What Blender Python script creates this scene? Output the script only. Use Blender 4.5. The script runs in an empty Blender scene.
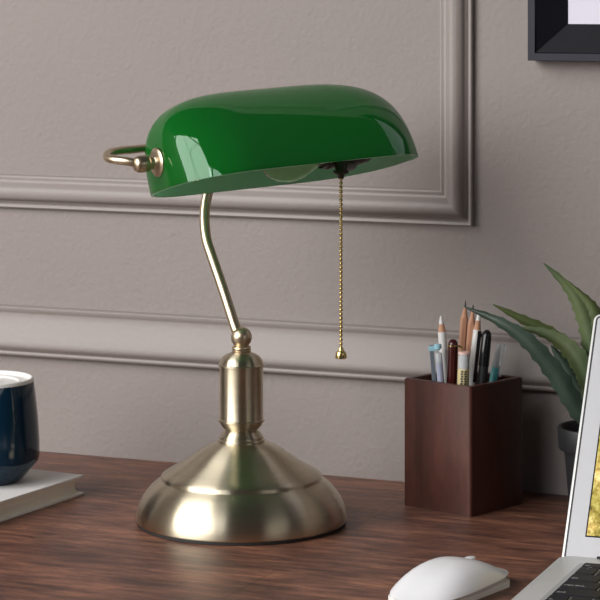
import bpy, bmesh, math, random
from mathutils import Vector, Matrix, Euler
random.seed(7)
sc = bpy.context.scene
C = sc.collection
PI = math.pi

# ------------------------------------------------------------------ camera
YAW = math.radians(23)
RV = Vector((math.cos(YAW), math.sin(YAW), 0))
DV = Vector((-math.sin(YAW), math.cos(YAW), 0))
FPX, HY, DIST, CZ = 2500.0, -20.0, 2.22, 0.48174
CAM = RV * 0.052 - DV * DIST + Vector((0, 0, CZ))

def at(px, py, d):
    """world point seen at a pixel of the 600x600 photo at view depth d (metres)"""
    return CAM + (DV + RV * ((px - 300) / FPX) + Vector((0, 0, -(py - HY) / FPX))) * d

cam = bpy.data.cameras.new('camera')
cam.sensor_width = 36
cam.lens = FPX / 600 * 36
cam.shift_y = (HY - 300) / 600
cam.clip_end = 50
co = bpy.data.objects.new('camera', cam)
C.objects.link(co)
co.location = CAM
co.rotation_euler = (PI / 2, 0, YAW)
sc.camera = co
cam.dof.use_dof = True
cam.dof.focus_distance = 2.2
cam.dof.aperture_fstop = 45

# ------------------------------------------------------------------ materials
def srgb(r, g, b):
    f = lambda c: (c / 255 / 12.92) if c / 255 <= 0.04045 else ((c / 255 + 0.055) / 1.055) ** 2.4
    return (f(r), f(g), f(b), 1)

def mat(name, col, rough=0.5, metal=0.0, var=0.08, scale=30, bump=0.0, bscale=200, stretch=(1, 1, 1), **kw):
    m = bpy.data.materials.new(name)
    m.use_nodes = True
    nt = m.node_tree
    b = nt.nodes['Principled BSDF']
    tc = nt.nodes.new('ShaderNodeTexCoord')
    mp = nt.nodes.new('ShaderNodeMapping')
    mp.inputs['Scale'].default_value = stretch
    nt.links.new(tc.outputs['Object'], mp.inputs['Vector'])
    nz = nt.nodes.new('ShaderNodeTexNoise')
    nz.inputs['Scale'].default_value = scale
    nz.inputs['Detail'].default_value = 4
    nt.links.new(mp.outputs['Vector'], nz.inputs['Vector'])
    rp = nt.nodes.new('ShaderNodeValToRGB')
    rp.color_ramp.elements[0].position = 0.3
    rp.color_ramp.elements[1].position = 0.7
    rp.color_ramp.elements[0].color = tuple(c * (1 - var) for c in col[:3]) + (1,)
    rp.color_ramp.elements[1].color = tuple(min(1, c * (1 + var)) for c in col[:3]) + (1,)
    nt.links.new(nz.outputs['Fac'], rp.inputs['Fac'])
    nt.links.new(rp.outputs['Color'], b.inputs['Base Color'])
    b.inputs['Roughness'].default_value = rough
    b.inputs['Metallic'].default_value = metal
    for k, v in kw.items():
        b.inputs[k.replace('_', ' ')].default_value = v
    if bump:
        n2 = nt.nodes.new('ShaderNodeTexNoise')
        n2.inputs['Scale'].default_value = bscale
        n2.inputs['Detail'].default_value = 3
        nt.links.new(mp.outputs['Vector'], n2.inputs['Vector'])
        bp = nt.nodes.new('ShaderNodeBump')
        bp.inputs['Strength'].default_value = bump
        bp.inputs['Distance'].default_value = 0.002
        nt.links.new(n2.outputs['Fac'], bp.inputs['Height'])
        nt.links.new(bp.outputs['Normal'], b.inputs['Normal'])
    return m

def brass(name, col, rough=0.34, aniso=0.97):
    m = mat(name, col, rough, 1.0, var=0.04, scale=25, stretch=(1, 1, 12))
    nt = m.node_tree
    b = nt.nodes['Principled BSDF']
    b.inputs['Anisotropic'].default_value = aniso
    b.inputs['Anisotropic Rotation'].default_value = 0.25
    tg = nt.nodes.new('ShaderNodeTangent')
    tg.direction_type = 'RADIAL'
    tg.axis = 'Z'
    nt.links.new(tg.outputs['Tangent'], b.inputs['Tangent'])
    return m

def wood(name, dark, mid, light, rough, planks=True, gscale=(1.6, 16, 16)):
    m = bpy.data.materials.new(name)
    m.use_nodes = True
    nt = m.node_tree
    N, L = nt.nodes.new, nt.links.new
    b = nt.nodes['Principled BSDF']
    tc = N('ShaderNodeTexCoord')
    mp = N('ShaderNodeMapping')
    mp.inputs['Scale'].default_value = gscale
    L(tc.outputs['Object'], mp.inputs['Vector'])
    nz = N('ShaderNodeTexNoise')
    nz.inputs['Scale'].default_value = 3.2
    nz.inputs['Detail'].default_value = 9
    nz.inputs['Roughness'].default_value = 0.66
    nz.inputs['Distortion'].default_value = 0.35
    L(mp.outputs['Vector'], nz.inputs['Vector'])
    rp = N('ShaderNodeValToRGB')
    cr = rp.color_ramp
    cr.elements[0].position = 0.34
    cr.elements[0].color = dark
    cr.elements[1].position = 0.70
    cr.elements[1].color = light
    e = cr.elements.new(0.50)
    e.color = mid
    L(nz.outputs['Fac'], rp.inputs['Fac'])
    # fine pores along the grain
    mp4 = N('ShaderNodeMapping')
    mp4.inputs['Scale'].default_value = (gscale[0] * 22, gscale[1] * 26, gscale[2] * 26)
    L(tc.outputs['Object'], mp4.inputs['Vector'])
    n4 = N('ShaderNodeTexNoise')
    n4.inputs['Scale'].default_value = 1.0
    n4.inputs['Detail'].default_value = 2
    L(mp4.outputs['Vector'], n4.inputs['Vector'])
    r4 = N('ShaderNodeValToRGB')
    r4.color_ramp.elements[0].position = 0.36
    r4.color_ramp.elements[0].color = (0.66, 0.64, 0.64, 1)
    r4.color_ramp.elements[1].position = 0.62
    r4.color_ramp.elements[1].color = (1.12, 1.10, 1.08, 1)
    L(n4.outputs['Fac'], r4.inputs['Fac'])
    mx4 = N('ShaderNodeMix')
    mx4.data_type = 'RGBA'
    mx4.blend_type = 'MULTIPLY'
    mx4.inputs['Factor'].default_value = 0.85 if planks else 0.3
    L(rp.outputs['Color'], mx4.inputs['A'])
    L(r4.outputs['Color'], mx4.inputs['B'])
    # larger dark patches / knots
    mp2 = N('ShaderNodeMapping')
    mp2.inputs['Scale'].default_value = (gscale[0] * 1.3, gscale[1] * 0.30, gscale[2] * 0.30)
    L(tc.outputs['Object'], mp2.inputs['Vector'])
    n2 = N('ShaderNodeTexNoise')
    n2.inputs['Scale'].default_value = 2.3
    n2.inputs['Detail'].default_value = 3
    L(mp2.outputs['Vector'], n2.inputs['Vector'])
    r2 = N('ShaderNodeValToRGB')
    r2.color_ramp.elements[0].position = 0.36
    r2.color_ramp.elements[0].color = (0.45, 0.43, 0.45, 1)
    r2.color_ramp.elements[1].position = 0.56
    r2.color_ramp.elements[1].color = (1, 1, 1, 1)
    L(n2.outputs['Fac'], r2.inputs['Fac'])
    mx = N('ShaderNodeMix')
    mx.data_type = 'RGBA'
    mx.blend_type = 'MULTIPLY'
    mx.inputs['Factor'].default_value = 0.75
    L(mx4.outputs['Result'], mx.inputs['A'])
    L(r2.outputs['Color'], mx.inputs['B'])
    out = mx.outputs['Result']
    if planks:
        bk = N('ShaderNodeTexBrick')
        bk.inputs['Color1'].default_value = (1, 1, 1, 1)
        bk.inputs['Color2'].default_value = (0.78, 0.75, 0.75, 1)
        bk.inputs['Mortar'].default_value = (0.3, 0.28, 0.27, 1)
        bk.inputs['Scale'].default_value = 1
        bk.inputs['Mortar Size'].default_value = 0.0007
        bk.inputs['Mortar Smooth'].default_value = 0.6
        bk.inputs['Brick Width'].default_value = 1.1
        bk.inputs['Row Height'].default_value = 0.165
        L(tc.outputs['Object'], bk.inputs['Vector'])
        m3 = N('ShaderNodeMix')
        m3.data_type = 'RGBA'
        m3.blend_type = 'MULTIPLY'
        m3.inputs['Factor'].default_value = 0.8
        L(out, m3.inputs['A'])
        L(bk.outputs['Color'], m3.inputs['B'])
        out = m3.outputs['Result']
    L(out, b.inputs['Base Color'])
    b.inputs['Roughness'].default_value = rough
    bp = N('ShaderNodeBump')
    bp.inputs['Strength'].default_value = 0.25
    bp.inputs['Distance'].default_value = 0.001
    L(nz.outputs['Fac'], bp.inputs['Height'])
    L(bp.outputs['Normal'], b.inputs['Normal'])
    return m

M = {}
M['wall'] = mat('grey_plaster', srgb(138, 129, 125), 0.7, var=0.02, scale=6, bump=0.34, bscale=190)
M['trim'] = mat('grey_trim_paint', srgb(138, 129, 125), 0.5, var=0.015, scale=8, bump=0.14, bscale=150)
M['light_frame'] = mat('light_frame_paint', srgb(200, 195, 190), 0.8)
M['floor'] = mat('floor_boards', srgb(90, 70, 58), 0.5, var=0.2, scale=4, stretch=(1, 14, 1))
M['desk'] = wood('dark_desk_wood', srgb(88, 58, 48), srgb(124, 83, 67), srgb(168, 116, 88), 0.45, gscale=(4.6, 32, 32))
M['box'] = wood('walnut_box_wood', srgb(58, 31, 25), srgb(74, 40, 32), srgb(88, 49, 38), 0.38, planks=False, gscale=(12, 12, 2.4))
M['brass'] = brass('brushed_antique_brass', srgb(204, 194, 170))
M['brass_s'] = mat('smooth_antique_brass', srgb(200, 184, 158), 0.34, 1.0, var=0.05, scale=60)
M['gold'] = mat('polished_gold_brass', srgb(214, 190, 130), 0.22, 1.0, var=0.05, scale=80)
M['rubber'] = mat('black_rubber', srgb(28, 27, 27), 0.6)
M['green'] = mat('green_glass_gloss', srgb(0, 72, 2), 0.03, var=0.02, scale=10, Specular_IOR_Level=0.8, Specular_Tint=(0.72, 1.0, 0.82, 1))
def translucent(m, col, fac):
    nt = m.node_tree
    out = [n for n in nt.nodes if n.type == 'OUTPUT_MATERIAL'][0]
    mx = nt.nodes.new('ShaderNodeMixShader'); tr = nt.nodes.new('ShaderNodeBsdfTranslucent')
    tr.inputs['Color'].default_value = col
    mx.inputs['Fac'].default_value = fac
    nt.links.new(nt.nodes['Principled BSDF'].outputs[0], mx.inputs[1])
    nt.links.new(tr.outputs[0], mx.inputs[2])
    nt.links.new(mx.outputs[0], out.inputs['Surface'])
M['lining'] = mat('opal_glass_lining', srgb(222, 244, 226), 0.3, var=0.03, scale=10)
translucent(M['lining'], (0.9, 1.0, 0.92, 1), 0.5)
translucent(M['green'], (0.18, 0.80, 0.38, 1), 0.30)
M['bulb'] = mat('pale_bulb_glass', srgb(248, 246, 222), 0.05, var=0.01, Transmission_Weight=0.9, IOR=1.2)
M['dark_metal'] = mat('dark_bronze_metal', srgb(60, 55, 48), 0.35, 0.8)
M['black'] = mat('black_plastic', srgb(20, 20, 22), 0.22)
M['black_m'] = mat('black_matte_plastic', srgb(34, 35, 38), 0.5)
M['navy'] = mat('navy_glaze', srgb(10, 42, 62), 0.1, var=0.06, scale=14, Specular_IOR_Level=0.35)
M['cream'] = mat('white_glaze', srgb(226, 224, 220), 0.22, var=0.02)
M['paper'] = mat('white_cover', srgb(230, 227, 225), 0.55, var=0.02)
M['pages'] = mat('page_edges', srgb(232, 226, 214), 0.8, var=0.14, scale=14, stretch=(1, 1, 130))
M['frame'] = mat('navy_black_frame', srgb(36, 35, 46), 0.5, var=0.06, Specular_IOR_Level=0.3)
M['frame_in'] = mat('black_frame_bevel', srgb(15, 14, 21), 0.5, var=0.2, scale=40, Specular_IOR_Level=0.2)
M['mat'] = mat('white_mat_board', srgb(214, 211, 224), 0.7, var=0.01)
M['alu'] = mat('aluminium', srgb(206, 206, 204), 0.42, 0.25, var=0.02, scale=200)
M['alu_lid'] = mat('silver_bezel', srgb(188, 188, 191), 0.4, 0.1, var=0.01, scale=100)
M['key'] = mat('black_key', srgb(22, 24, 32), 0.6, var=0.1, Specular_IOR_Level=0.25)
M['legend'] = mat('key_legend', srgb(215, 215, 215), 0.6)
M['mouse'] = mat('white_gloss_plastic', srgb(226, 226, 228), 0.25, var=0.01)
M['pot'] = mat('charcoal_pot', srgb(30, 30, 32), 0.5, var=0.1)
M['soil'] = mat('soil', srgb(48, 38, 30), 0.95, var=0.5, scale=160, bump=1)
M['cedar'] = mat('natural_pencil_wood', srgb(196, 146, 118), 0.55, var=0.08, scale=40, stretch=(1, 1, 0.15))
M['sharp'] = mat('sharpened_pencil_wood', srgb(200, 150, 120), 0.65, var=0.1, scale=60)
M['graphite'] = mat('graphite', srgb(52, 50, 52), 0.4)
M['white_p'] = mat('white_lacquer', srgb(224, 222, 220), 0.35, var=0.02)
M['maroon'] = mat('maroon_lacquer', srgb(62, 18, 16), 0.2, var=0.08)
M['pink'] = mat('pale_pink_plastic', srgb(230, 190, 182), 0.4)
M['clear'] = mat('clear_plastic', srgb(235, 240, 244), 0.08, var=0.01, Transmission_Weight=0.6, IOR=1.3)
M['blue_ink'] = mat('blue_ink', srgb(58, 70, 170), 0.3, var=0.1)
M['sky_p'] = mat('light_blue_plastic', srgb(158, 204, 218), 0.35)
M['grey_p'] = mat('blue_grey_plastic', srgb(104, 112, 122), 0.35)
M['turq'] = mat('turquoise_plastic', srgb(84, 180, 182), 0.3)
M['label'] = mat('yellow_paper_label', srgb(206, 192, 142), 0.6, var=0.04)

def mat_leaf(name, a, b_):
    m = mat(name, srgb(*a), 0.5, var=0.25, scale=24, stretch=(1, 1, 0.4), bump=0.3, bscale=90)
    rp = [n for n in m.node_tree.nodes if n.type == 'VALTORGB'][0]
    rp.color_ramp.elements[0].color = srgb(*a)
    rp.color_ramp.elements[1].color = srgb(*b_)
    return m
M['leaf_d'] = mat_leaf('dark_blue_green_leaf', (40, 56, 46), (66, 84, 70))
M['leaf_g'] = mat_leaf('olive_green_leaf', (60, 74, 38), (92, 104, 58))
M['leaf_l'] = mat_leaf('light_green_leaf', (70, 88, 58), (104, 116, 76))

# screen picture: golden grass field, procedural
def screen_mat():
    m = bpy.data.materials.new('grass_field_picture')
    m.use_nodes = True
    nt = m.node_tree
    N, L = nt.nodes.new, nt.links.new
    b = nt.nodes['Principled BSDF']
    tc = N('ShaderNodeTexCoord')
    mp = N('ShaderNodeMapping')
    mp.inputs['Scale'].default_value = (1, 0.5, 1)
    L(tc.outputs['Object'], mp.inputs['Vector'])
    nz = N('ShaderNodeTexNoise')
    nz.inputs['Scale'].default_value = 190
    nz.inputs['Detail'].default_value = 6
    nz.inputs['Roughness'].default_value = 0.7
    L(mp.outputs['Vector'], nz.inputs['Vector'])
    rp = N('ShaderNodeValToRGB')
    cr = rp.color_ramp
    cr.elements[0].position = 0.33
    cr.elements[0].color = srgb(96, 84, 40)
    cr.elements[1].position = 0.68
    cr.elements[1].color = srgb(240, 226, 168)
    e = cr.elements.new(0.5)
    e.color = srgb(196, 166, 88)
    L(nz.outputs['Fac'], rp.inputs['Fac'])
    n2 = N('ShaderNodeTexNoise')
    n2.inputs['Scale'].default_value = 26
    L(tc.outputs['Object'], n2.inputs['Vector'])
    r2 = N('ShaderNodeValToRGB')
    r2.color_ramp.elements[0].position = 0.42
    r2.color_ramp.elements[0].color = srgb(178, 190, 130)
    r2.color_ramp.elements[1].position = 0.55
    r2.color_ramp.elements[1].color = (1, 1, 1, 1)
    L(n2.outputs['Fac'], r2.inputs['Fac'])
    mx = N('ShaderNodeMix')
    mx.data_type = 'RGBA'
    mx.blend_type = 'MULTIPLY'
    mx.inputs['Factor'].default_value = 0.8
    L(rp.outputs['Color'], mx.inputs['A'])
    L(r2.outputs['Color'], mx.inputs['B'])
    L(mx.outputs['Result'], b.inputs['Base Color'])
    L(mx.outputs['Result'], b.inputs['Emission Color'])
    b.inputs['Emission Strength'].default_value = 0.55
    b.inputs['Roughness'].default_value = 0.25
    return m
M['screen'] = screen_mat()

# ------------------------------------------------------------------ mesh helpers
def mesh_obj(name, verts, faces, m, parent=None, smooth=True, angle=35, mats=None, fmat=None):
    me = bpy.data.meshes.new(name)
    me.from_pydata([tuple(v) for v in verts], [], faces)
    bm = bmesh.new()
    bm.from_mesh(me)
    bmesh.ops.recalc_face_normals(bm, faces=bm.faces)
    bm.to_mesh(me)
    bm.free()
    for mm in (mats or [m]):
        me.materials.append(mm)
    if fmat:
        for p, i in zip(me.polygons, fmat):
            p.material_index = i
    if smooth:
        me.polygons.foreach_set('use_smooth', [True] * len(me.polygons))
        me.set_sharp_from_angle(angle=math.radians(angle))
    o = bpy.data.objects.new(name, me)
    C.objects.link(o)
    if parent:
        o.parent = parent
    return o

def tag(o, label, cat, group=None):
    o['label'] = label
    o['category'] = cat
    if group:
        o['group'] = group
    return o

def thing(name, label, cat, loc=(0, 0, 0), rot=(0, 0, 0), group=None):
    o = bpy.data.objects.new(name, None)
    o.empty_display_size = 0.02
    C.objects.link(o)
    o.location = loc
    o.rotation_euler = rot
    return tag(o, label, cat, group)

def struct(o):
    o['kind'] = 'structure'
    return o

class MB:
    """collects geometry for ONE mesh"""
    def __init__(s):
        s.v, s.f, s.m = [], [], []
    def add(s, v, f, mi=0):
        n = len(s.v)
        s.v += [Vector(p) for p in v]
        s.f += [[i + n for i in q] for q in f]
        s.m += [mi] * len(f)
    def box(s, lo, hi, bev=0.0, mi=0, mtx=None):
        bm = bmesh.new()
        bmesh.ops.create_cube(bm, size=1)
        for v in bm.verts:
            v.co = Vector([(lo[i] + hi[i]) / 2 + v.co[i] * (hi[i] - lo[i]) for i in range(3)])
        if bev:
            bmesh.ops.bevel(bm, geom=bm.edges[:], offset=bev, segments=2, affect='EDGES', profile=0.7)
        s.bm(bm, mi, mtx)
    def bm(s, bm, mi=0, mtx=None):
        bm.verts.index_update()
        s.add([(mtx @ v.co) if mtx else v.co.copy() for v in bm.verts], [[v.index for v in f.verts] for f in bm.faces], mi)
        bm.free()
    def lathe(s, prof, seg=64, mi=0, mtx=None, cap=True):
        V, F = [], []
        for r, z in prof:
            for k in range(seg):
                a = 2 * PI * k / seg
                V.append(Vector((r * math.cos(a), r * math.sin(a), z)))
        for i in range(len(prof) - 1):
            for k in range(seg):
                k2 = (k + 1) % seg
                F.append([i * seg + k, i * seg + k2, (i + 1) * seg + k2, (i + 1) * seg + k])
        if cap:
            if prof[0][0] > 1e-6:
                F.append(list(range(seg))[::-1])
            if prof[-1][0] > 1e-6:
                F.append([(len(prof) - 1) * seg + k for k in range(seg)])
        if mtx:
            V = [mtx @ v for v in V]
        s.add(V, F, mi)
    def tube(s, pts, rad, seg=16, mi=0, sub=6, cap=True):
        pts = [Vector(p) for p in pts]
        rads = rad if isinstance(rad, (list, tuple)) else [rad] * len(pts)
        P, R = [], []
        if sub > 1 and len(pts) > 2:
            for i in range(len(pts) - 1):
                p0, p1, p2, p3 = pts[max(i - 1, 0)], pts[i], pts[i + 1], pts[min(i + 2, len(pts) - 1)]
                for k in range(sub):
                    t = k / sub
                    P.append(0.5 * ((2 * p1) + (p2 - p0) * t + (2 * p0 - 5 * p1 + 4 * p2 - p3) * t * t + (3 * p1 - p0 - 3 * p2 + p3) * t ** 3))
                    R.append(rads[i] * (1 - t) + rads[i + 1] * t)
            P.append(pts[-1])
            R.append(rads[-1])
        else:
            P, R = pts, rads
        V, F = [], []
        up = None
        for i, p in enumerate(P):
            d = (P[min(i + 1, len(P) - 1)] - P[max(i - 1, 0)]).normalized()
            if up is None:
                up = d.orthogonal().normalized()
            up = (up - d * up.dot(d)).normalized()
            w = d.cross(up)
            for k in range(seg):
                a = 2 * PI * k / seg
                V.append(p + (up * math.cos(a) + w * math.sin(a)) * R[i])
        for i in range(len(P) - 1):
            for k in range(seg):
                k2 = (k + 1) % seg
                F.append([i * seg + k, i * seg + k2, (i + 1) * seg + k2, (i + 1) * seg + k])
        if cap:
            F.append(list(range(seg))[::-1])
            F.append([(len(P) - 1) * seg + k for k in range(seg)])
        s.add(V, F, mi)
    def prism(s, outline, z0, z1, bev=0.0, mi=0, mtx=None, segs=2):
        bm = bmesh.new()
        b = [bm.verts.new((x, y, z0)) for x, y in outline]
        t = [bm.verts.new((x, y, z1)) for x, y in outline]
        n = len(b)
        bm.faces.new(b[::-1])
        top = bm.faces.new(t)
        for i in range(n):
            bm.faces.new([b[i], b[(i + 1) % n], t[(i + 1) % n], t[i]])
        if bev:
            bmesh.ops.bevel(bm, geom=list(top.edges), offset=bev, segments=segs, affect='EDGES', profile=0.6)
        s.bm(bm, mi, mtx)
    def build(s, name, m, parent=None, angle=35, mats=None):
        return mesh_obj(name, s.v, s.f, m, parent, angle=angle, mats=mats, fmat=s.m if mats else None)

def rrect(x0, y0, x1, y1, r, n=6):
    out = []
    for cx, cy, a0 in ((x1 - r, y1 - r, 0), (x0 + r, y1 - r, 90), (x0 + r, y0 + r, 180), (x1 - r, y0 + r, 270)):
        for k in range(n + 1):
            a = math.radians(a0 + 90 * k / n)
            out.append((cx + r * math.cos(a), cy + r * math.sin(a)))
    return out

def align(p, d):
    """matrix with local z along d, origin p"""
    return Matrix.Translation(p) @ Vector(d).to_track_quat('Z', 'Y').to_matrix().to_4x4()

# ------------------------------------------------------------------ room
YW = 0.228
FLOOR = -0.74
XL, XR, YF, ZC = -2.8, 2.4, -4.4, 2.1
mb = MB(); mb.box((XL, YW, FLOOR), (XR, YW + 0.1, 0.80)); struct(mb.build('wall_back', M['wall']))
mb = MB(); mb.box((XL - 0.1, YF, FLOOR - 0.1), (XR, YW + 0.1, FLOOR)); struct(mb.build('floor', M['floor']))

# left wall, and an added, unseen frame with bars around the key light
mb = MB(); mb.box((XL - 0.1, YF, FLOOR), (XL, YW + 0.1, ZC)); struct(mb.build('wall_left', M['wall']))
WC, WW, WH = Vector((-1.82, -2.38, 1.55)), 2.7, 3.2
WM = align(WC, Vector((0, 0, .12)) - WC)          # local x horizontal, y up, z towards the desk
mb = MB()
for x in (-WW / 2 - .05, WW / 2 + .05):
    mb.box((x - .05, -WH / 2 - .1, .01), (x + .05, WH / 2 + .1, .06), mtx=WM)
for y in (-WH / 2 - .05, WH / 2 + .05):
    mb.box((-WW / 2 - .1, y - .05, .01), (WW / 2 + .1, y + .05, .06), mtx=WM)
mb.tube([WM @ Vector(p) for p in ((-1.0, -1.6, .03), (-.1, -.1, .03), (.8, 1.6, .03))], .012, 8)  # bars put in to draw thin lines in the shade's reflection
mb.tube([WM @ Vector(p) for p in ((-.3, 1.6, .03), (.1, .4, .03), (.0, -.6, .03), (.25, -1.6, .03))], .012, 8)
struct(mb.build('key_light_frame', M['light_frame']))

# chair rail
prof = [(.1478, 0), (.1478, .004), (.1465, .0062), (.1435, .0066), (.1415, .0050), (.1395, .0046), (.134, .0056), (.127, .0072),
        (.119, .0098), (.112, .0120), (.1085, .0126), (.1060, .0122), (.1040, .0106), (.1026, .0088), (.1014, .0082),
        (.1006, .0090), (.0992, .0094), (.0976, .0086), (.0966, .0070), (.0962, .0050), (.0962, 0)]
V, F = [], []
for x in (XL, XR):
    V += [(x, YW - p, z) for z, p in prof]
n = len(prof)
for i in range(n - 1):
    F.append([i, i + 1, n + i + 1, n + i])
F += [list(range(n)), list(range(n, 2 * n))[::-1]]
struct(mesh_obj('trim_1', V, F, M['trim'], angle=50))
# picture panel moulding (a mitred rectangle)
prof = [(0, 0), (0, .0055), (.0012, .0065), (.0032, .0060), (.0048, .0034), (.0062, .0040), (.0078, .0085), (.0105, .0120), (.0145, .0136),
        (.0185, .0126), (.0225, .0092), (.0255, .0056), (.0272, .0042), (.0286, .0040), (.0302, .0047), (.0320, .0044), (.0334, .0026), (.034, 0)]
V, F = [], []
px0, px1, pz0, pz1 = -1.30, 0.1393, 0.248, 0.74
for o_, h in prof:
    V += [(px0 + o_, YW - h, pz0 + o_), (px1 - o_, YW - h, pz0 + o_), (px1 - o_, YW - h, pz1 - o_), (px0 + o_, YW - h, pz1 - o_)]
for i in range(len(prof) - 1):
    for k in range(4):
        k2 = (k + 1) % 4
        F.append([4 * i + k, 4 * i + k2, 4 * i + 4 + k2, 4 * i + 4 + k])
struct(mesh_obj('trim_2', V, F, M['trim'], angle=50))

# ------------------------------------------------------------------ desk
desk = thing('desk', 'dark brown wood-grain desk standing against the grey panelled wall', 'desk', (0.1, -0.15, FLOOR))
mb = MB(); mb.box((-0.95, -0.42, -FLOOR - 0.032), (0.95, YW + 0.15 - 0.0005, -FLOOR), 0.002)
mb.build('desktop', M['desk'], desk)
for sx in (-0.88, 0.88):
    for y in (-0.37, 0.31):
        mb = MB(); mb.box((sx - 0.03, y - 0.03, 0), (sx + 0.03, y + 0.03, -FLOOR - 0.032), 0.003)
        mb.build('leg', M['desk'], desk)

# ------------------------------------------------------------------ desk lamp
lamp = thing('desk_lamp', 'green glass shade desk lamp with brushed brass base and hanging bead chain', 'lamp')
mb = MB(); mb.lathe([(0, 0), (.0915, 0), (.0926, .0004), (.0926, .0026), (.0915, .0034), (0, .0034)], 96)
mb.build('rubber_foot', M['rubber'], lamp)
base = [(.0918, .0026), (.0930, .0030), (.0934, .0042), (.0930, .010), (.0916, .0158), (.0887, .0222), (.0850, .0275), (.0805, .0330), (.0760, .0368), (.0722, .0388), (.0712, .0396),
        (.0715, .0418), (.0705, .0432), (.066, .0462), (.0590, .0500), (.0520, .0542), (.0450, .0590), (.0380, .0640), (.0310, .0680), (.0250, .0708), (.0206, .0722)]
mb = MB(); mb.lathe(base, 128, cap=False)
mb.build('base', M['brass'], lamp, angle=60)
mb = MB(); mb.lathe([(.0208, .0718), (.0210, .0736), (.0203, .0748), (.0197, .0752), (.0196, .0768), (.0190, .0776), (.0172, .0800), (.0158, .0818), (.0148, .0822), (.0140, .0830), (.0138, .085)], 64)
mb.build('collar', M['brass'], lamp, angle=30)
mb = MB(); mb.lathe([(.0140, .0825), (.0150, .0835), (.0178, .0862), (.0192, .0890), (.0194, .0898), (.0206, .0905), (.0207, .0918), (.0196, .0924),
                     (.0194, .0932), (.0194, .1385), (.0196, .1390), (.0207, .1394), (.0208, .1404), (.0198, .1410), (.0192, .1428), (.0180, .1455), (.0155, .1480), (.0120, .1500), (.0086, .1512)], 64)
mb.build('column', M['brass'], lamp, angle=30)
mb = MB()
pr = [(.0086, .1508), (.0086, .1518), (.0078, .1524), (.0086, .1531), (.0086, .1539), (.0078, .1545), (.0086, .1552), (.0084, .1562), (.0074, .1568)]
for k in range(13):
    a = -PI * 0.26 + (PI * 0.76) * k / 12
    pr.append((.0094 * math.cos(a), .1645 + .0094 * math.sin(a)))
mb.lathe(pr, 48)
mb.build('finial', M['brass_s'], lamp, angle=30)
stem_pts = [at(239.5, 334, 2.22), at(236, 329, 2.222), at(224, 292, 2.235), at(212, 257, 2.248), at(206.4, 239, 2.255), at(204.6, 220, 2.262),
            at(205.6, 204, 2.268), at(208.5, 190, 2.272), at(212, 170, 2.276), at(214, 150, 2.278), at(215, 143.5, 2.279)]
mb = MB(); mb.tube(stem_pts, .0047, 20)
mb.build('stem', M['brass_s'], lamp)

# shade frame: local x along the shade, y back, z up
SA, SB, SH, SRAD, SM, SN2, SK = .1222, .0715, .0821, .0588, 1.85, 3.8, .193
TH, ROLL, TAU = .9336, .0551, .2325
R3 = Matrix.Rotation(TH, 3, 'Z') @ Matrix.Rotation(-ROLL, 3, 'Y') @ Matrix.Rotation(-TAU, 3, 'X')
SC = at(286.1, 176.1, 2.22)
SM4 = Matrix.Translation(SC) @ R3.to_4x4()
def shade_grid(sa, sb, sh, nq=44):
    """rounded-rectangle rim lofted up into a long dome"""
    ol = rrect(-sa, -sb, sa, sb, SRAD - (SB - sb), 22)
    # subdivide the straight runs a little
    pts = []
    for i, p in enumerate(ol):
        q = ol[(i + 1) % len(ol)]
        d = math.hypot(q[0] - p[0], q[1] - p[1]); k = max(1, int(d / .006))
        pts += [(p[0] + (q[0] - p[0]) * j / k, p[1] + (q[1] - p[1]) * j / k) for j in range(k)]
    n = len(pts)
    V, F = [], []
    for i in range(nq):
        q = 1 - (1 - i / nq) ** 2.6
        sx = (1 - q ** SN2) ** (1 / SN2); sy = (1 - q ** SM) ** (1 / SM); z = sh * q
        V += [SM4 @ Vector((x * sx, y * sy + SK * z, z)) for x, y in pts]
    V.append(SM4 @ Vector((0, SK * sh, sh)))
    for i in range(nq - 1):
        for k in range(n):
            k2 = (k + 1) % n
            F.append([i * n + k, i * n + k2, (i + 1) * n + k2, (i + 1) * n + k])
    F += [[(nq - 1) * n + k, (nq - 1) * n + (k + 1) % n, nq * n] for k in range(n)]
    return V, F, list(range(n))
def build_shade():
    t = .0030
    V1, F1, rim = shade_grid(SA, SB, SH)
    V4, F4, _ = shade_grid(SA - t, SB - t, SH - t)
    n, k = len(V1), len(rim)
    F = [list(f) for f in F1] + [[rim[i], rim[(i + 1) % k], rim[(i + 1) % k] + n, rim[i] + n] for i in range(k)]
    sh = mesh_obj('lamp_shade', V1 + [V4[i] for i in rim], F, M['green'], lamp, angle=50)
    mesh_obj('opal_lining', V4, F4, M['lining'], sh, angle=60)
    return sh
shade = build_shade()
shade['label'] = 'glossy emerald green glass shade'

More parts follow.
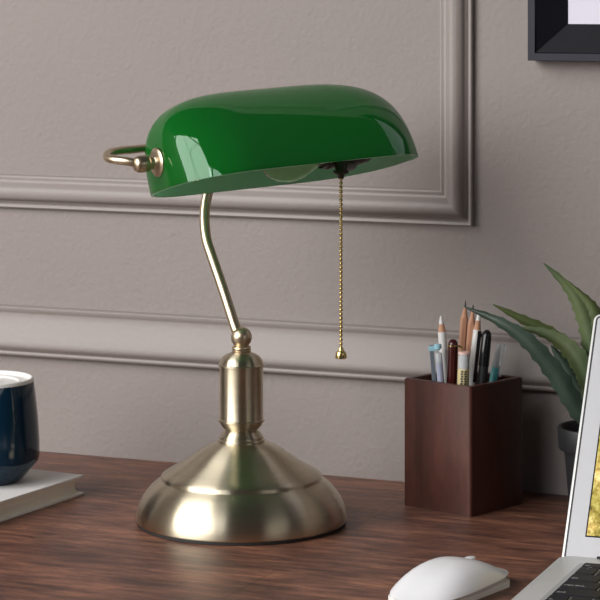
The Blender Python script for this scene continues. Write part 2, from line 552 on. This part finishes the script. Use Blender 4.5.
# pivot hardware on the left end
PV = SM4 @ Vector((-SA * .992, SK * .3 * SH, .30 * SH))
AX = (R3 @ Vector((-1, 0, 0))).normalized()
mb = MB()
mb.lathe([(0, -.004), (.0112, -.004), (.0128, -.001), (.0126, .0018), (.0110, .0030), (.0085, .0034), (.0066, .0038), (.0060, .0048), (.0056, .0052), (.0056, .012), (0, .012)], 40, mtx=align(PV, AX))
mb.build('rosette', M['brass_s'], lamp, angle=30)
mb = MB()
mb.lathe([(0, .0085), (.0055, .0088), (.0068, .0098), (.0073, .0115), (.0076, .0150), (.0074, .0185), (.0066, .0212), (.0050, .0228), (0, .0234)], 32, mtx=align(PV, AX))
mb.build('pivot_knob', M['brass_s'], lamp, angle=40)
dp = (PV - CAM).dot(DV)
K = PV + AX * .017
br = [K, at(128, 161.5, dp - .009), at(115, 160.0, dp - .004), at(108.5, 158.2, dp + .004), at(107.0, 155.5, dp + .013), at(110, 152.8, dp + .024),
      at(120, 150.8, dp + .036), at(136, 149.2, dp + .050), at(155, 147.3, dp + .068), at(185, 145.0, dp + .098), at(215, 143, 2.279), at(255, 140.5, 2.300), at(300, 137.5, 2.322), at(325, 137, 2.322), at(334, 139, 2.300), at(338, 148, 2.262), at(340, 158, 2.243)]
mb = MB(); mb.tube(br, .0037, 18)
mb.build('bracket', M['brass_s'], lamp)
# lamp holder and bulb under the shade
mb = MB()
hx = SM4 @ Vector((.071, .002, .018)); ax_l = -(R3 @ Vector((1, 0, 0)))
mb.lathe([(0, -.022), (.010, -.021), (.0135, -.016), (.0150, -.006), (.0152, .020), (.0158, .022), (.0158, .026), (.0145, .027), (.0145, .032), (0, .032)], 40, mtx=align(hx, ax_l))
mb.build('lamp_holder', M['dark_metal'], lamp, angle=30)
mb = MB()
mb.lathe([(.0125, .030), (.013, .036), (.0165, .044), (.0215, .054), (.0235, .064), (.0225, .074), (.0180, .084), (.0100, .0905), (0, .093)], 40, mtx=align(hx, ax_l))
mb.build('bulb', M['bulb'], lamp)
CH = at(341.0, 174, 2.236)
mb = MB()
mb.tube([hx + Vector((0, 0, -.012)), CH + Vector((0, 0, .008)), CH + Vector((0, 0, .002))], [.0075, .0062, .0045], 20, sub=1)
mb.lathe([(0, .0035), (.0068, .0032), (.0072, .0015), (.0060, .0002), (.0032, -.0008), (.0024, -.0042), (0, -.0044)], 24, mtx=Matrix.Translation(CH))
mb.build('pull_switch', M['dark_metal'], lamp, angle=30)
cb = at(341.2, 352, 2.236)
mb = MB()
nb = 42
z0, z1 = CH.z - .0045, cb.z
sph = bmesh.new(); bmesh.ops.create_uvsphere(sph, u_segments=10, v_segments=6, radius=.00172)
sph.verts.index_update()
sv = [v.co.copy() for v in sph.verts]; sf = [[v.index for v in f.verts] for f in sph.faces]; sph.free()
for k in range(nb):
    z = z0 + (z1 - z0) * k / (nb - 1)
    mb.add([v + Vector((CH.x, CH.y, z)) for v in sv], sf)
mb.tube([(CH.x, CH.y, z0 + .001), (CH.x, CH.y, z1)], .0006, 6, sub=1)
pc = mb.build('pull_chain', M['gold'], lamp)
mb = MB()
mb.lathe([(0, .0035), (.0022, .0034), (.0026, .0024), (.0028, .0012), (.0042, .0002), (.0050, -.0018), (.0050, -.0036), (.0054, -.0042), (.0054, -.0052), (.0044, -.0058), (0, -.0062)], 24, mtx=Matrix.Translation((CH.x, CH.y, z1)))
mb.build('chain_knob', M['gold'], pc, angle=30)

# ------------------------------------------------------------------ pen holder
HS, HH, HT = .0785, .1165, .0065
HA = math.radians(-19)
hu = Vector((math.cos(HA), math.sin(HA), 0)); hv = Vector((-math.sin(HA), math.cos(HA), 0))
HC = Vector((.1560, .1500, 0))
h = HS / 2
holder = thing('pen_holder', 'square dark walnut pen holder full of pens and pencils by the wall', 'pen holder', HC, (0, 0, HA))
def box_walls():
    bm = bmesh.new()
    bo = [bm.verts.new((x, y, 0)) for x, y in rrect(-h, -h, h, h, .003, 4)]
    to = [bm.verts.new((x, y, HH)) for x, y in rrect(-h, -h, h, h, .003, 4)]
    ti = [bm.verts.new((x, y, HH)) for x, y in rrect(-h + HT, -h + HT, h - HT, h - HT, .0015, 4)]
    bi = [bm.verts.new((x, y, .008)) for x, y in rrect(-h + HT, -h + HT, h - HT, h - HT, .0015, 4)]
    n = len(bo)
    bm.faces.new(bo[::-1]); bm.faces.new(bi)
    for A, B in ((bo, to), (to, ti), (ti, bi)):
        for i in range(n):
            bm.faces.new([A[i], A[(i + 1) % n], B[(i + 1) % n], B[i]])
    rim = [e for e in bm.edges if all(abs(v.co.z - HH) < 1e-6 for v in e.verts) and len({v in to for v in e.verts}) == 1]
    bmesh.ops.bevel(bm, geom=rim, offset=.0009, segments=2, affect='EDGES')
    m_ = MB(); m_.bm(bm); return m_
box_walls().build('box', M['box'], holder, angle=30)

HD = (HC - CAM).dot(DV)
PEN_G = 'pens and pencils in the walnut holder'
def pen_axis(top, rim, dd, tilt=0.0, bottom=.0095):
    """axis from the tip (pixel) through the holder mouth (pixel) down to the holder floor"""
    a = at(top[0], top[1], HD + dd + tilt); b = at(rim[0], rim[1], HD + dd)
    d = (b - a).normalized()
    L = (a.z - bottom) / -d.z
    return a + d * L, -d, L
def pen_thing(name, label, cat, top, rim, dd, tilt=0.0):
    p, d, L = pen_axis(top, rim, dd, tilt)
    t = thing(name, label, cat, p, d.to_track_quat('Z', 'Y').to_euler(), PEN_G)
    return t, L
def lathe_part(name, prof, m, parent, seg=24, angle=35, off=(0, 0)):
    mb = MB(); mb.lathe(prof, seg, mtx=Matrix.Translation((off[0], off[1], 0)))
    return mb.build(name, m, parent, angle=angle)
def pencil(label, top, rim, dd, tilt, body, lead, r, cone, leadlen, seg=6):
    t, L = pen_thing('pencil', label, 'pencil', top, rim, dd, tilt)
    lathe_part('barrel', [(0, 0), (r * .95, 0), (r, .0008), (r, L - cone), (r * .98, L - cone + .0006)], body, t, seg, 20)
    rl = r * .30 if leadlen < .0075 else r * .60
    lathe_part('sharpened_end', [(r * .95, L - cone), (rl, L - leadlen)], M['sharp'], t, 24)
    lathe_part('lead', [(rl, L - leadlen), (rl * .85, L - leadlen * .6), (rl * .4, L - .0006), (0, L)], lead, t, 16)
    return t
px = HD / FPX
pencil('white-painted pencil with white lead, leftmost of the pencils in the pen holder', (441, 315.5), (445.5, 384), .004, .002, M['white_p'], M['white_p'], 4.3 * px, 17 * px, 8.5 * px, 24)
pencil('natural wood pencil with the tallest graphite tip in the pen holder', (465.6, 300.5), (459.5, 384), .020, .004, M['cedar'], M['graphite'], 3.9 * px, 18 * px, 7 * px)
pencil('natural wood pencil, slightly shorter, right beside the tallest pencil', (473.2, 304.5), (466.8, 384), .012, .004, M['cedar'], M['graphite'], 3.9 * px, 19 * px, 6 * px)
pencil('white-painted pencil with white lead, behind the black capped pen', (479.2, 311.5), (471.0, 384), .004, .003, M['white_p'], M['white_p'], 4.0 * px, 19 * px, 9 * px, 24)

# clear blue pen with a pale blue top and flat clip
t, L = pen_thing('gel_pen', 'slim clear-barrelled pen with pale blue top, leftmost in the pen holder', 'pen', (437.6, 344.0), (441.0, 384), -.014)
r = 3.6 * px
lathe_part('barrel', [(0, 0), (r, 0), (r, L - .010), (r * .9, L - .008), (0, L - .008)], M['clear'], t)
lathe_part('ink_tube', [(0, .001), (r * .86, .001), (r * .86, L - .020), (r * .4, L - .017), (0, L - .017)], M['blue_ink'], t, 12)
lathe_part('cap', [(0, L - .0042), (r * 1.02, L - .0042), (r * 1.05, L - .001), (r * .8, L), (0, L)], M['sky_p'], t)
q = t.rotation_euler.to_matrix().inverted()
lx = (q @ RV); lx.z = 0; lx.normalize(); ly = Vector((-lx.y, lx.x, 0))
def local_box(lo, hi, bev=0.0):
    m_ = MB()
    mt = Matrix((lx, ly, Vector((0, 0, 1)))).transposed().to_4x4()
    m_.box(lo, hi, bev, 0, mt)
    return m_
local_box((-8.6 * px, -.0013, L - .055), (-4.4 * px, .0013, L - .0005), .0005).build('clip', M['grey_p'], t)
local_box((-9.2 * px, -.0014, L - .0058), (2 * px, .0014, L - .0012), .0005).build('clip_bridge', M['sky_p'], t)

# maroon pen
t, L = pen_thing('ballpoint_pen', 'dark maroon pen with a thin gold ring near its rounded top', 'pen', (453.2, 339.0), (451.8, 384), -.010)
r = 5.2 * px
lathe_part('barrel', [(0, 0), (r * .9, 0), (r, .002), (r, L - .0115)], M['maroon'], t)
lathe_part('ring', [(r * .9, L - .0070), (r * 1.06, L - .0066), (r * 1.06, L - .0054), (r * .9, L - .0050)], M['gold'], t)
lathe_part('cap', [(r, L - .0120), (r, L - .0065), (r * .98, L - .0050), (r * .86, L - .0025), (r * .55, L - .0006), (0, L)], M['maroon'], t)
q = t.rotation_euler.to_matrix().inverted()
lx = (q @ RV); lx.z = 0; lx.normalize(); ly = Vector((-lx.y, lx.x, 0))
m_ = MB(); m_.tube([lx * (r * .9) + Vector((0, 0, L - .0060)), lx * (r * 1.5) + Vector((0, 0, L - .0072)), lx * (r * 1.75) + Vector((0, 0, L - .012)), lx * (r * 1.5) + Vector((0, 0, L - .032))], .0010, 10)
m_.build('clip', M['gold'], t)

# eraser stick with pink cap
t, L = pen_thing('eraser_stick', 'short clear stick with pink top and yellow label, at the front of the pen holder', 'eraser', (464.2, 351.5), (463.0, 386), -.024)
r = 5.8 * px
lathe_part('tube', [(0, 0), (r * .96, 0), (r * .96, L - .0022)], M['clear'], t)
lathe_part('core', [(0, .001), (r * .8, .001), (r * .8, L - .0025), (0, L - .0025)], M['cream'], t)
lathe_part('cap', [(0, L - .0024), (r * 1.03, L - .0024), (r * 1.03, L - .0006), (r * .9, L), (0, L)], M['pink'], t)
lab = lathe_part('label_band', [(r * .99, .004), (r * .99, L - .0155)], M['label'], t)
q = t.rotation_euler.to_matrix().inverted()
fx = (q @ -DV); fx.z = 0; fx.normalize(); fy = Vector((-fx.y, fx.x, 0))
m_ = MB()
for k in range(9):
    z = L - .0185 - k * .0022
    for a in ((-.35, .25) if k % 2 else (-.30, .32)):
        c0 = (fx * math.cos(a) + fy * math.sin(a)) * (r * 1.005)
        w = (-fx * math.sin(a) + fy * math.cos(a)) * .0011
        m_.add([c0 - w + Vector((0, 0, z)), c0 + w + Vector((0, 0, z)), c0 + w + Vector((0, 0, z + .0016)), c0 - w + Vector((0, 0, z + .0016))], [[0, 1, 2, 3]])
m_.build('printing', M['graphite'], lab)

# black capped pen
t, L = pen_thing('fountain_pen', 'thick glossy black pen with clip and rounded cap, in the pen holder', 'pen', (487.4, 329.6), (481.6, 386), -.012, .003)
r = 5.0 * px
lathe_part('barrel', [(0, 0), (r * .9, 0), (r * .98, .002), (r * .98, L - .032)], M['black_m'], t)
lathe_part('cap', [(r * .95, L - .0335), (r * 1.06, L - .033), (r * 1.04, L - .020), (r * .96, L - .006), (r * .8, L - .0025), (r * .45, L - .0006), (0, L)], M['black'], t)
q = t.rotation_euler.to_matrix().inverted()
lx = (q @ RV); lx.z = 0; lx.normalize(); ly = Vector((-lx.y, lx.x, 0))
local_box((-9.3 * px, -.0016, L - .049), (-5.6 * px, .0016, L - .0020), .0007).build('clip', M['black'], t)
local_box((-9.0 * px, -.0016, L - .0075), (-2.5 * px, .0016, L - .0040), .0005).build('clip_bridge', M['black'], t)

# clear pen with turquoise grip
t, L = pen_thing('marker_pen', 'clear-capped pen with turquoise grip leaning right, rightmost in the pen holder', 'pen', (500.6, 343.6), (493.2, 380), .004)
r = 3.6 * px
lathe_part('barrel', [(0, 0), (r, 0), (r * 1.05, .001), (r * 1.08, L - .0225), (r * .7, L - .0200), (0, L - .0200)], M['turq'], t)
lathe_part('refill', [(0, L - .0198), (r * .45, L - .0198), (r * .4, L - .010), (r * .12, L - .004), (0, L - .004)], M['white_p'], t, 12)
lathe_part('cap', [(r * 1.1, L - .0225), (r * 1.12, L - .0220), (r * .98, L - .002), (r * .8, L)], M['clear'], t)
q = t.rotation_euler.to_matrix().inverted()
lx = (q @ RV); lx.z = 0; lx.normalize(); ly = Vector((-lx.y, lx.x, 0))
local_box((4.6 * px, -.0011, L - .030), (6.6 * px, .0011, L - .0004), .0004).build('clip', M['clear'], t)
local_box((3.2 * px, -.0010, L - .0048), (6.0 * px, .0010, L - .0020), .0003).build('clip_bridge', M['clear'], t)

# ------------------------------------------------------------------ potted plant
PP = Vector((.2835, .165, 0))
plant = thing('potted_agave', 'small potted agave with toothed leaves in a charcoal pot behind the laptop', 'plant', PP)
mb = MB()
mb.lathe([(0, 0), (.0285, 0), (.0295, .001), (.0345, .057), (.0388, .0575), (.0395, .0590), (.0405, .0765), (.0400, .0778), (.0375, .0778), (.0365, .0765), (.0345, .066), (0, .066)], 56)
mb.build('pot', M['pot'], plant, angle=30)
mb = MB(); mb.lathe([(.0352, .0655), (.0345, .0685), (.02, .0705), (0, .0715)], 40)
mb.build('soil', M['soil'], plant)
PD = (PP - CAM).dot(DV)
def leaf(pts, widths, m, side=None, fold=0.35, teeth=14):
    """pts: base -> tip in world space; a V-folded, toothed blade with thickness"""
    P = [Vector(p) for p in pts]
    n = 34
    S, W = [], []
    for k in range(n + 1):
        t = k / n * (len(P) - 1)
        i = min(int(t), len(P) - 2); f = t - i
        p0, p1, p2, p3 = P[max(i - 1, 0)], P[i], P[i + 1], P[min(i + 2, len(P) - 1)]
        S.append(0.5 * ((2 * p1) + (p2 - p0) * f + (2 * p0 - 5 * p1 + 4 * p2 - p3) * f * f + (3 * p1 - p0 - 3 * p2 + p3) * f ** 3))
        W.append(widths[i] * (1 - f) + widths[i + 1] * f)
    side = side or Vector((0, 0, 1))
    V, F = [], []
    for k in range(n + 1):
        d = (S[min(k + 1, n)] - S[max(k - 1, 0)]).normalized()
        wv = (side - d * side.dot(d)).normalized()
        nv = d.cross(wv)
        w = W[k] / 2
        tooth = (.16 if k % 3 == 0 else -.05) if 3 < k < n - 1 else 0
        w2 = w * (1 + tooth)
        th = .0006 + .0016 * (W[k] / .02)
        for s_, hgt in ((-1, 0), (-.5, -fold * .4), (0, -fold), (.5, -fold * .4), (1, 0)):
            ww = w2 if abs(s_) == 1 else w
            V.append(S[k] + wv * ww * s_ + nv * (hgt * w))
        for s_, hgt in ((.5, -fold * .4), (0, -fold), (-.5, -fold * .4)):
            V.append(S[k] + wv * w * s_ + nv * (hgt * w - th))
    for k in range(n):
        a, b = k * 8, (k + 1) * 8
        for j in range(8):
            j2 = (j + 1) % 8
            F.append([a + j, a + j2, b + j2, b + j])
    F += [list(range(8)), [n * 8 + j for j in range(8)][::-1]]
    o = mesh_obj('leaf', [v - PP for v in V], F, m, plant, angle=50)
    return o
P2 = lambda x, y, dd: at(x, y, PD + dd)
vs = lambda x, y: (RV * x + Vector((0, 0, y)))          # in-view side vectors
B0 = P2(601, 430, 0)
leaf([P2(597, 432, -.012), P2(577, 408, -.016), P2(556, 374, -.018), P2(530, 343, -.016), P2(500, 322, -.010), P2(464.5, 307, .006)], [.016, .0175, .0180, .0150, .0090, .0008], M['leaf_d'], vs(.6, .8) - DV * .25)
leaf([P2(599, 430, .004), P2(590, 385, .006), P2(574, 355, .008), P2(551, 334, .010), P2(522, 319, .012), P2(493, 304.5, .014)], [.015, .017, .0165, .012, .008, .0008], M['leaf_g'], vs(.5, .85))
leaf([P2(600, 431, -.004), P2(592, 392, -.006), P2(580, 361, -.004), P2(562, 342, 0), P2(541, 332, .003), P2(517, 327, .006)], [.016, .019, .0190, .0140, .009, .0008], M['leaf_l'], vs(.55, .8) - DV * .3)
leaf([P2(600, 430, .012), P2(587, 400, .014), P2(571, 374, .016), P2(560, 358, .018), P2(551, 345, .019)], [.014, .016, .013, .009, .0008], M['leaf_d'], vs(.6, .75))
leaf([P2(602, 430, .004), P2(596, 372, .004), P2(590, 335, .004), P2(581, 308, .004), P2(567, 286, .005), P2(543.5, 263, .007)], [.015, .0185, .0180, .0150, .0095, .0008], M['leaf_l'], vs(.85, .4) - DV * .3)
leaf([P2(604, 430, -.003), P2(606, 378, -.006), P2(603, 342, -.008), P2(596, 314, -.008), P2(585, 298, -.006), P2(566, 280.5, -.002)], [.015, .0175, .0160, .0120, .0070, .0008], M['leaf_g'], vs(.85, .45) + DV * .2)
leaf([P2(606, 430, .008), P2(616, 380, .012), P2(626, 345, .014), P2(641, 318, .016), P2(662, 300, .018)], [.015, .018, .016, .011, .0008], M['leaf_g'], vs(.8, -.4))
leaf([P2(609, 431, -.008), P2(630, 402, -.016), P2(655, 378, -.020), P2(682, 366, -.020)], [.015, .018, .013, .0008], M['leaf_d'], vs(.5, -.8))

# ------------------------------------------------------------------ laptop
lap = thing('laptop', 'silver laptop with black keys, open beside the white mouse', 'laptop', (.3124, -.0520, 0), (0, 0, .05))
LW, LD, LT = .300, .300, .0105      # base width, depth, thickness; origin = back left corner
mb = MB(); mb.prism([(x, y) for x, y in rrect(0, -LD, LW, 0, .011, 8)], .002, LT, .0012, segs=2)
mb.lathe([(.004, .0), (.005, .0022)], 16, mtx=Matrix.Translation((.02, -.02, 0)))
mb.lathe([(.004, .0), (.005, .0022)], 16, mtx=Matrix.Translation((LW - .02, -.02, 0)))
mb.lathe([(.004, .0), (.005, .0022)], 16, mtx=Matrix.Translation((.02, -LD + .02, 0)))
mb.lathe([(.004, .0), (.005, .0022)], 16, mtx=Matrix.Translation((LW - .02, -LD + .02, 0)))
lbase = mb.build('base', M['alu'], lap, angle=30)
# keyboard well: a thin darker recess plate and keys
KX0, KX1, KY0, PITCH = .0245, LW - .0245, -.0270, .0238
mb = MB(); mb.prism(rrect(KX0 - .0040, KY0 - PITCH * 5.72, KX1 + .0040, KY0 + .0030, .003, 4), LT - .0002, LT + .00015)
mb.build('keyboard_well', mat('keyboard_well_grey', srgb(176, 176, 176), 0.45, 0.2), lbase)
def text_geo(s, size):
    cu = bpy.data.curves.new('tmp', 'FONT')
    cu.body = s; cu.size = size; cu.align_x = 'LEFT'; cu.align_y = 'CENTER'
    cu.resolution_u = 2
    o = bpy.data.objects.new('tmp', cu); C.objects.link(o)
    dg = bpy.context.evaluated_depsgraph_get()
    me = bpy.data.meshes.new_from_object(o.evaluated_get(dg))
    v = [x.co.copy() for x in me.vertices]; f = [list(p.vertices) for p in me.polygons]
    bpy.data.objects.remove(o); bpy.data.curves.remove(cu); bpy.data.meshes.remove(me)
    return v, f
rows = [
    (['esc'] + ['F%d' % i for i in range(1, 13)] + [''], [1] * 14, .64),
    (['~\n`', '1', '2', '3', '4', '5', '6', '7', '8', '9', '0', '-', '=', 'delete'], [1] * 13 + [1.5], 1),
    (['tab'] + list('QWERTYUIOP[]\\'), [1.5] + [1] * 13, 1),
    (['caps lock'] + list("ASDFGHJKL;'") + ['return'], [1.78] + [1] * 11 + [1.72], 1),
    (['shift'] + list('ZXCVBNM,./') + ['shift'], [2.25] + [1] * 10 + [2.25], 1),
    (['fn', 'ctrl', 'alt', 'cmd', '', 'cmd', 'alt', '', ''], [1, 1, 1, 1.25, 5, 1.25, 1, 1.5, 1.5], 1.05)]
y = KY0
for labs, ws, hh in rows:
    tot = sum(ws); unit = (KX1 - KX0) / tot; x = KX0
    ph = PITCH * hh; gap = .0021
    for lb, w in zip(labs, ws):
        kw = unit * w - gap
        mb = MB()
        mb.prism(rrect(0, -(ph - gap), kw, 0, .0016, 3), 0, .0013, .0003, segs=1)
        if lb:
            long = len(lb) > 1 and '\n' not in lb
            sz = (.0043 if long else .0060) * (0.75 if hh < 1 else 1)
            v, f = text_geo(lb, sz)
            ox = .0022 if long else kw / 2 - .0018
            oy = -(ph - gap) * (.66 if long else .5)
            if '\n' in lb: oy = -.0030
            mb.add([(p.x * 1.0 + ox, p.y * 1.1 + oy, .00138) for p in v], f, 1)
        o = mb.build('key', M['key'], lbase, angle=30, mats=[M['key'], M['legend']])
        o.location = (x + gap / 2, y, LT + .00015)
        x += unit * w
    y -= ph
mb = MB(); mb.prism(rrect(LW / 2 - .05, -LD + .012, LW / 2 + .05, -.175, .004, 4), LT - .0001, LT + .0003)
mb.build('trackpad', mat('trackpad_grey', srgb(178, 179, 182), 0.35, 0.4), lbase)
# lid, hinged at the back edge and leaning back
LIDH, TILT = .2245, math.radians(32)
lid_h = bpy.data.objects.new('lid', None)
LM = Matrix.Translation((0, -.0015, LT)) @ Matrix.Rotation(-TILT, 4, 'X') @ Matrix.Translation((0, 0, -.0085))
# local lid coords: x right, z up along lid, y thickness (front face at y=0, toward the user)
RX = Matrix.Rotation(PI / 2, 4, 'X')          # prism z -> -y ... outline (x, y) -> (x, z)
bpy.data.objects.remove(lid_h)
mb = MB(); mb.prism(rrect(0, 0, LW, LIDH, .0055, 8), -.0045, 0.0, .0006, mtx=LM @ RX)
lid = mb.build('lid', M['alu'], lap, angle=30)
mb = MB()
def ring(o0, o1, z, mi=0):
    A = rrect(o0, o0, LW - o0, LIDH - o0, max(.0055 - o0, .001), 8); B = rrect(o1, o1, LW - o1, LIDH - o1, max(.0055 - o1, .001), 8)
    n = len(A)
    mb.add([LM @ RX @ Vector((x, y_, z)) for x, y_ in A + B], [[i, (i + 1) % n, n + (i + 1) % n, n + i] for i in range(n)], mi)
ring(.0018, .0034, .0003)
mb.build('gasket', M['black_m'], lid)
mb = MB(); mb.prism(rrect(.0034, .0034, LW - .0034, LIDH - .0034, .0022, 8), -.0002, .0004, mtx=LM @ RX)
mb.build('bezel', M['alu_lid'], lid, angle=30)
SX0, SX1, SZ0, SZ1 = .0185, LW - .0185, .0265, LIDH - .018
mb = MB(); mb.prism([(SX0 - .0012, SZ0 - .0012), (SX1 + .0012, SZ0 - .0012), (SX1 + .0012, SZ1 + .0012), (SX0 - .0012, SZ1 + .0012)], 0, .0006, mtx=LM @ RX)
scr = mb.build('screen', M['black'], lid, angle=30)
mb = MB(); mb.add([LM @ RX @ Vector(p) for p in ((SX0, SZ0, .0008), (SX1, SZ0, .0008), (SX1, SZ1, .0008), (SX0, SZ1, .0008))], [[0, 1, 2, 3]])
mb.build('picture', M['screen'], scr)
mb = MB(); mb.tube([(.030, -.0035, LT - .0012), (LW - .030, -.0035, LT - .0012)], .0030, 20, sub=1)
mb.build('hinge', M['black_m'], lap)

# ------------------------------------------------------------------ mouse
mang = math.radians(-12.5)
mouse = thing('computer_mouse', 'white low-profile computer mouse on the desk beside the laptop', 'mouse', (.2570, -.1712, 0), (0, 0, mang))
ML, MW = .0605, .0330                # half length, half width
def mouse_shell():
    nu, nv = 40, 48
    V, F = [], []
    def se(a, p): c, s = math.cos(a), math.sin(a); return math.copysign(abs(c) ** (2 / p), c), math.copysign(abs(s) ** (2 / p), s)
    def crease(y):
        return .0080 + .0022 * (y / ML) + .0022 * (1 - (y / ML) ** 2)
    def topz(y):
        return .0165 * max(0, 1 - abs((y + .006) / (ML * 1.12)) ** 2.2)
    rings = []
    for i in range(nu + 1):
        q = i / nu
        row = []
        for j in range(nv):
            cx, cy = se(2 * PI * j / nv, 2.7)
            x, y_ = cx * MW * q, cy * ML * q
            z = crease(cy * ML) + (crease(y_) - crease(cy * ML)) * (1 - q) + topz(y_) * (1 - q ** 3.0) ** .85
            row.append((x, y_, z))
        rings.append(row)
    for i in range(6):
        q = 1 - .03 * (i + 1)
        row = []
        for j in range(nv):
            cx, cy = se(2 * PI * j / nv, 2.7)
            x, y_ = cx * MW * q, cy * ML * q
            zc = crease(cy * ML)
            row.append((x, y_, zc - (zc - .0042) * ((i + 1) / 6) ** .8))
        rings.append(row)
    for r_ in rings: V += r_
    for i in range(len(rings) - 1):
        for j in range(nv):
            j2 = (j + 1) % nv
            F.append([i * nv + j, i * nv + j2, (i + 1) * nv + j2, (i + 1) * nv + j])
    o = mesh_obj('shell', V, F, M['mouse'], mouse, angle=50)
    bm = bmesh.new(); bm.from_mesh(o.data); bmesh.ops.remove_doubles(bm, verts=bm.verts, dist=1e-5)
    bmesh.ops.recalc_face_normals(bm, faces=bm.faces); bm.to_mesh(o.data); bm.free()
mouse_shell()
mb = MB(); mb.prism(rrect(-MW * .82, -ML * .88, MW * .82, ML * .87, .009, 8), 0, .0052, .0006)
mb.build('underside', M['cream'], mouse, angle=30)
mb = MB(); mb.lathe([(0, .0), (.0045, 0), (.0047, .0006), (.0040, .0014), (0, .0018)], 24, mtx=Matrix.Translation((-.004, .036, .0200)) @ Matrix.Diagonal((.8, 1.5, 1, 1)))
mb.build('scroll_nub', M['mouse'], mouse)

# ------------------------------------------------------------------ book and mug
bx, by = -.1855, .0530            # far right corner of the lower cover
bang = math.radians(-5)
book = thing('book', 'white hardcover book lying flat under the navy mug', 'book', (bx, by, 0), (0, 0, bang))
BW, BL, BT, CT = .150, .215, .0185, .0022
mb = MB(); mb.box((-BW, -BL, 0), (0, 0, CT), .0006); mb.build('lower_cover', M['paper'], book)
mb = MB(); mb.box((-BW, -BL, BT - CT), (0, 0, BT), .0006); mb.build('upper_cover', M['paper'], book)
mb = MB(); mb.box((-BW, -BL, CT * .5), (0, -BL + .003, BT - CT * .5), .0008); mb.build('spine', M['paper'], book)
V, F = [], []
ns = 12
for i in range(ns + 1):
    z = CT + (BT - 2 * CT) * i / ns
    s_ = (i / ns - .5) * 2
    yy = -.0035 - .007 * (1 - s_ * s_)
    V += [(-BW + .004, yy, z), (-.004, yy, z), (-.004, -BL + .002, z), (-BW + .004, -BL + .002, z)]
for i in range(ns):
    for k in range(4):
        k2 = (k + 1) % 4
        F.append([4 * i + k, 4 * i + k2, 4 * i + 4 + k2, 4 * i + 4 + k])
F += [[0, 1, 2, 3], [4 * ns + k for k in (3, 2, 1, 0)]]
mesh_obj('pages', V, F, M['pages'], book)
MD = 2.315
mc = at(-15, 474, MD); mc.z = BT
mug = thing('mug', 'navy blue glazed mug with white rim standing on the white book', 'mug', mc)
mug.scale = (1.04, 1.04, 1.085)
mb = MB()
mb.lathe([(0, .0012), (.026, .0012), (.028, 0), (.031, 0), (.0325, .0012), (.0480 * .86, .0105), (.0475, .0175), (.0486, .022), (.0484, .034), (.0470, .055), (.0448, .074), (.0432, .0845),
          (.0424, .0868)], 72, cap=False)
mb.build('body', M['navy'], mug, angle=28)
mb = MB()
mb.lathe([(.0432, .0846), (.0430, .0872), (.0418, .0880), (.0404, .0874), (.0400, .086), (.0415, .070), (.0440, .03), (.043, .016), (.030, .008), (0, .007)], 72, cap=False)
mb.build('lining', M['cream'], mug, angle=60)
mb = MB(); mb.lathe([(0, .0835), (.0290, .0836), (.0300, .0850), (.0312, .0852), (.0402, .0846), (.0404, .0838), (.0400, .0826), (0, .0826)], 64)
mb.build('lid', M['cream'], mug, angle=30)
hdir = -RV
mb = MB(); hp = [hdir * .045 + Vector((0, 0, .070)), hdir * .066 + Vector((0, 0, .068)), hdir * .074 + Vector((0, 0, .050)), hdir * .066 + Vector((0, 0, .030)), hdir * .0465 + Vector((0, 0, .026))]
mb.tube(hp, .0052, 16); mb.build('handle', M['navy'], mug)

# ------------------------------------------------------------------ framed picture
FX0, FX1, FZ0, FZ1 = .1990, .560, .4065, .74
fr = thing('picture_frame', 'navy black box picture frame with white mat hanging on the grey wall', 'picture', ((FX0 + FX1) / 2, YW, FZ0))
ox = (FX0 + FX1) / 2
def rect_sweep(prof, name, m, parent):
    V, F = [], []
    for o_, d_ in prof:
        V += [(FX0 + o_ - ox, -d_, o_), (FX1 - o_ - ox, -d_, o_), (FX1 - o_ - ox, -d_, FZ1 - FZ0 - o_), (FX0 + o_ - ox, -d_, FZ1 - FZ0 - o_)]
    n = len(prof)
    for i in range(n - 1):
        for k in range(4):
            k2 = (k + 1) % 4
            F.append([4 * i + k, 4 * i + k2, 4 * i + 4 + k2, 4 * i + 4 + k])
    return mesh_obj(name, V, F, m, parent, angle=20)
rect_sweep([(0, 0.0005), (0, .0195), (.0004, .020), (.0068, .020), (.0072, .0196)], 'frame', M['frame'], fr)
rect_sweep([(.0072, .0198), (.0078, .0185), (.0340, .0035), (.0345, .002)], 'inner_bevel', M['frame_in'], fr)
mb = MB(); mb.box((FX0 + .010 - ox, -.0030, .010), (FX1 - .010 - ox, -.0005, FZ1 - FZ0 - .010)); mb.build('mat_board', M['mat'], fr)

# ------------------------------------------------------------------ light
def area(name, loc, target, sx, sy, energy, col=(1, 1, 1), spread=180):
    l = bpy.data.lights.new(name, 'AREA')
    l.shape = 'RECTANGLE'; l.size = sx; l.size_y = sy; l.energy = energy; l.color = col
    l.spread = math.radians(spread)
    o = bpy.data.objects.new(name, l); C.objects.link(o)
    o.location = loc
    o.rotation_euler = (Vector(target) - Vector(loc)).to_track_quat('-Z', 'Z').to_euler()
    return o
area('key_softbox', WC, (0, 0, .12), WW, WH, 208, (1.0, 0.985, 0.97))  # unseen free-standing softbox as key light, no window behind it
area('front_fill', (-.25, -3.2, 1.9), (.25, .2, .25), 1.1, 0.9, 18, (0.98, 0.98, 1.0))  # added fill to lift the right of the wall, no real source
area('side_lamp', (1.75, -0.85, 0.62), (0, 0, 0.15), 0.16, 1.0, 1.2, (1.0, 0.96, 0.92))
w = bpy.data.worlds.new('room_fill'); sc.world = w
w.use_nodes = True
w.node_tree.nodes['Background'].inputs['Color'].default_value = (0.80, 0.82, 0.86, 1)
w.node_tree.nodes['Background'].inputs['Strength'].default_value = 0.05
sc.view_settings.view_transform = 'Standard'
sc.view_settings.look = 'None'
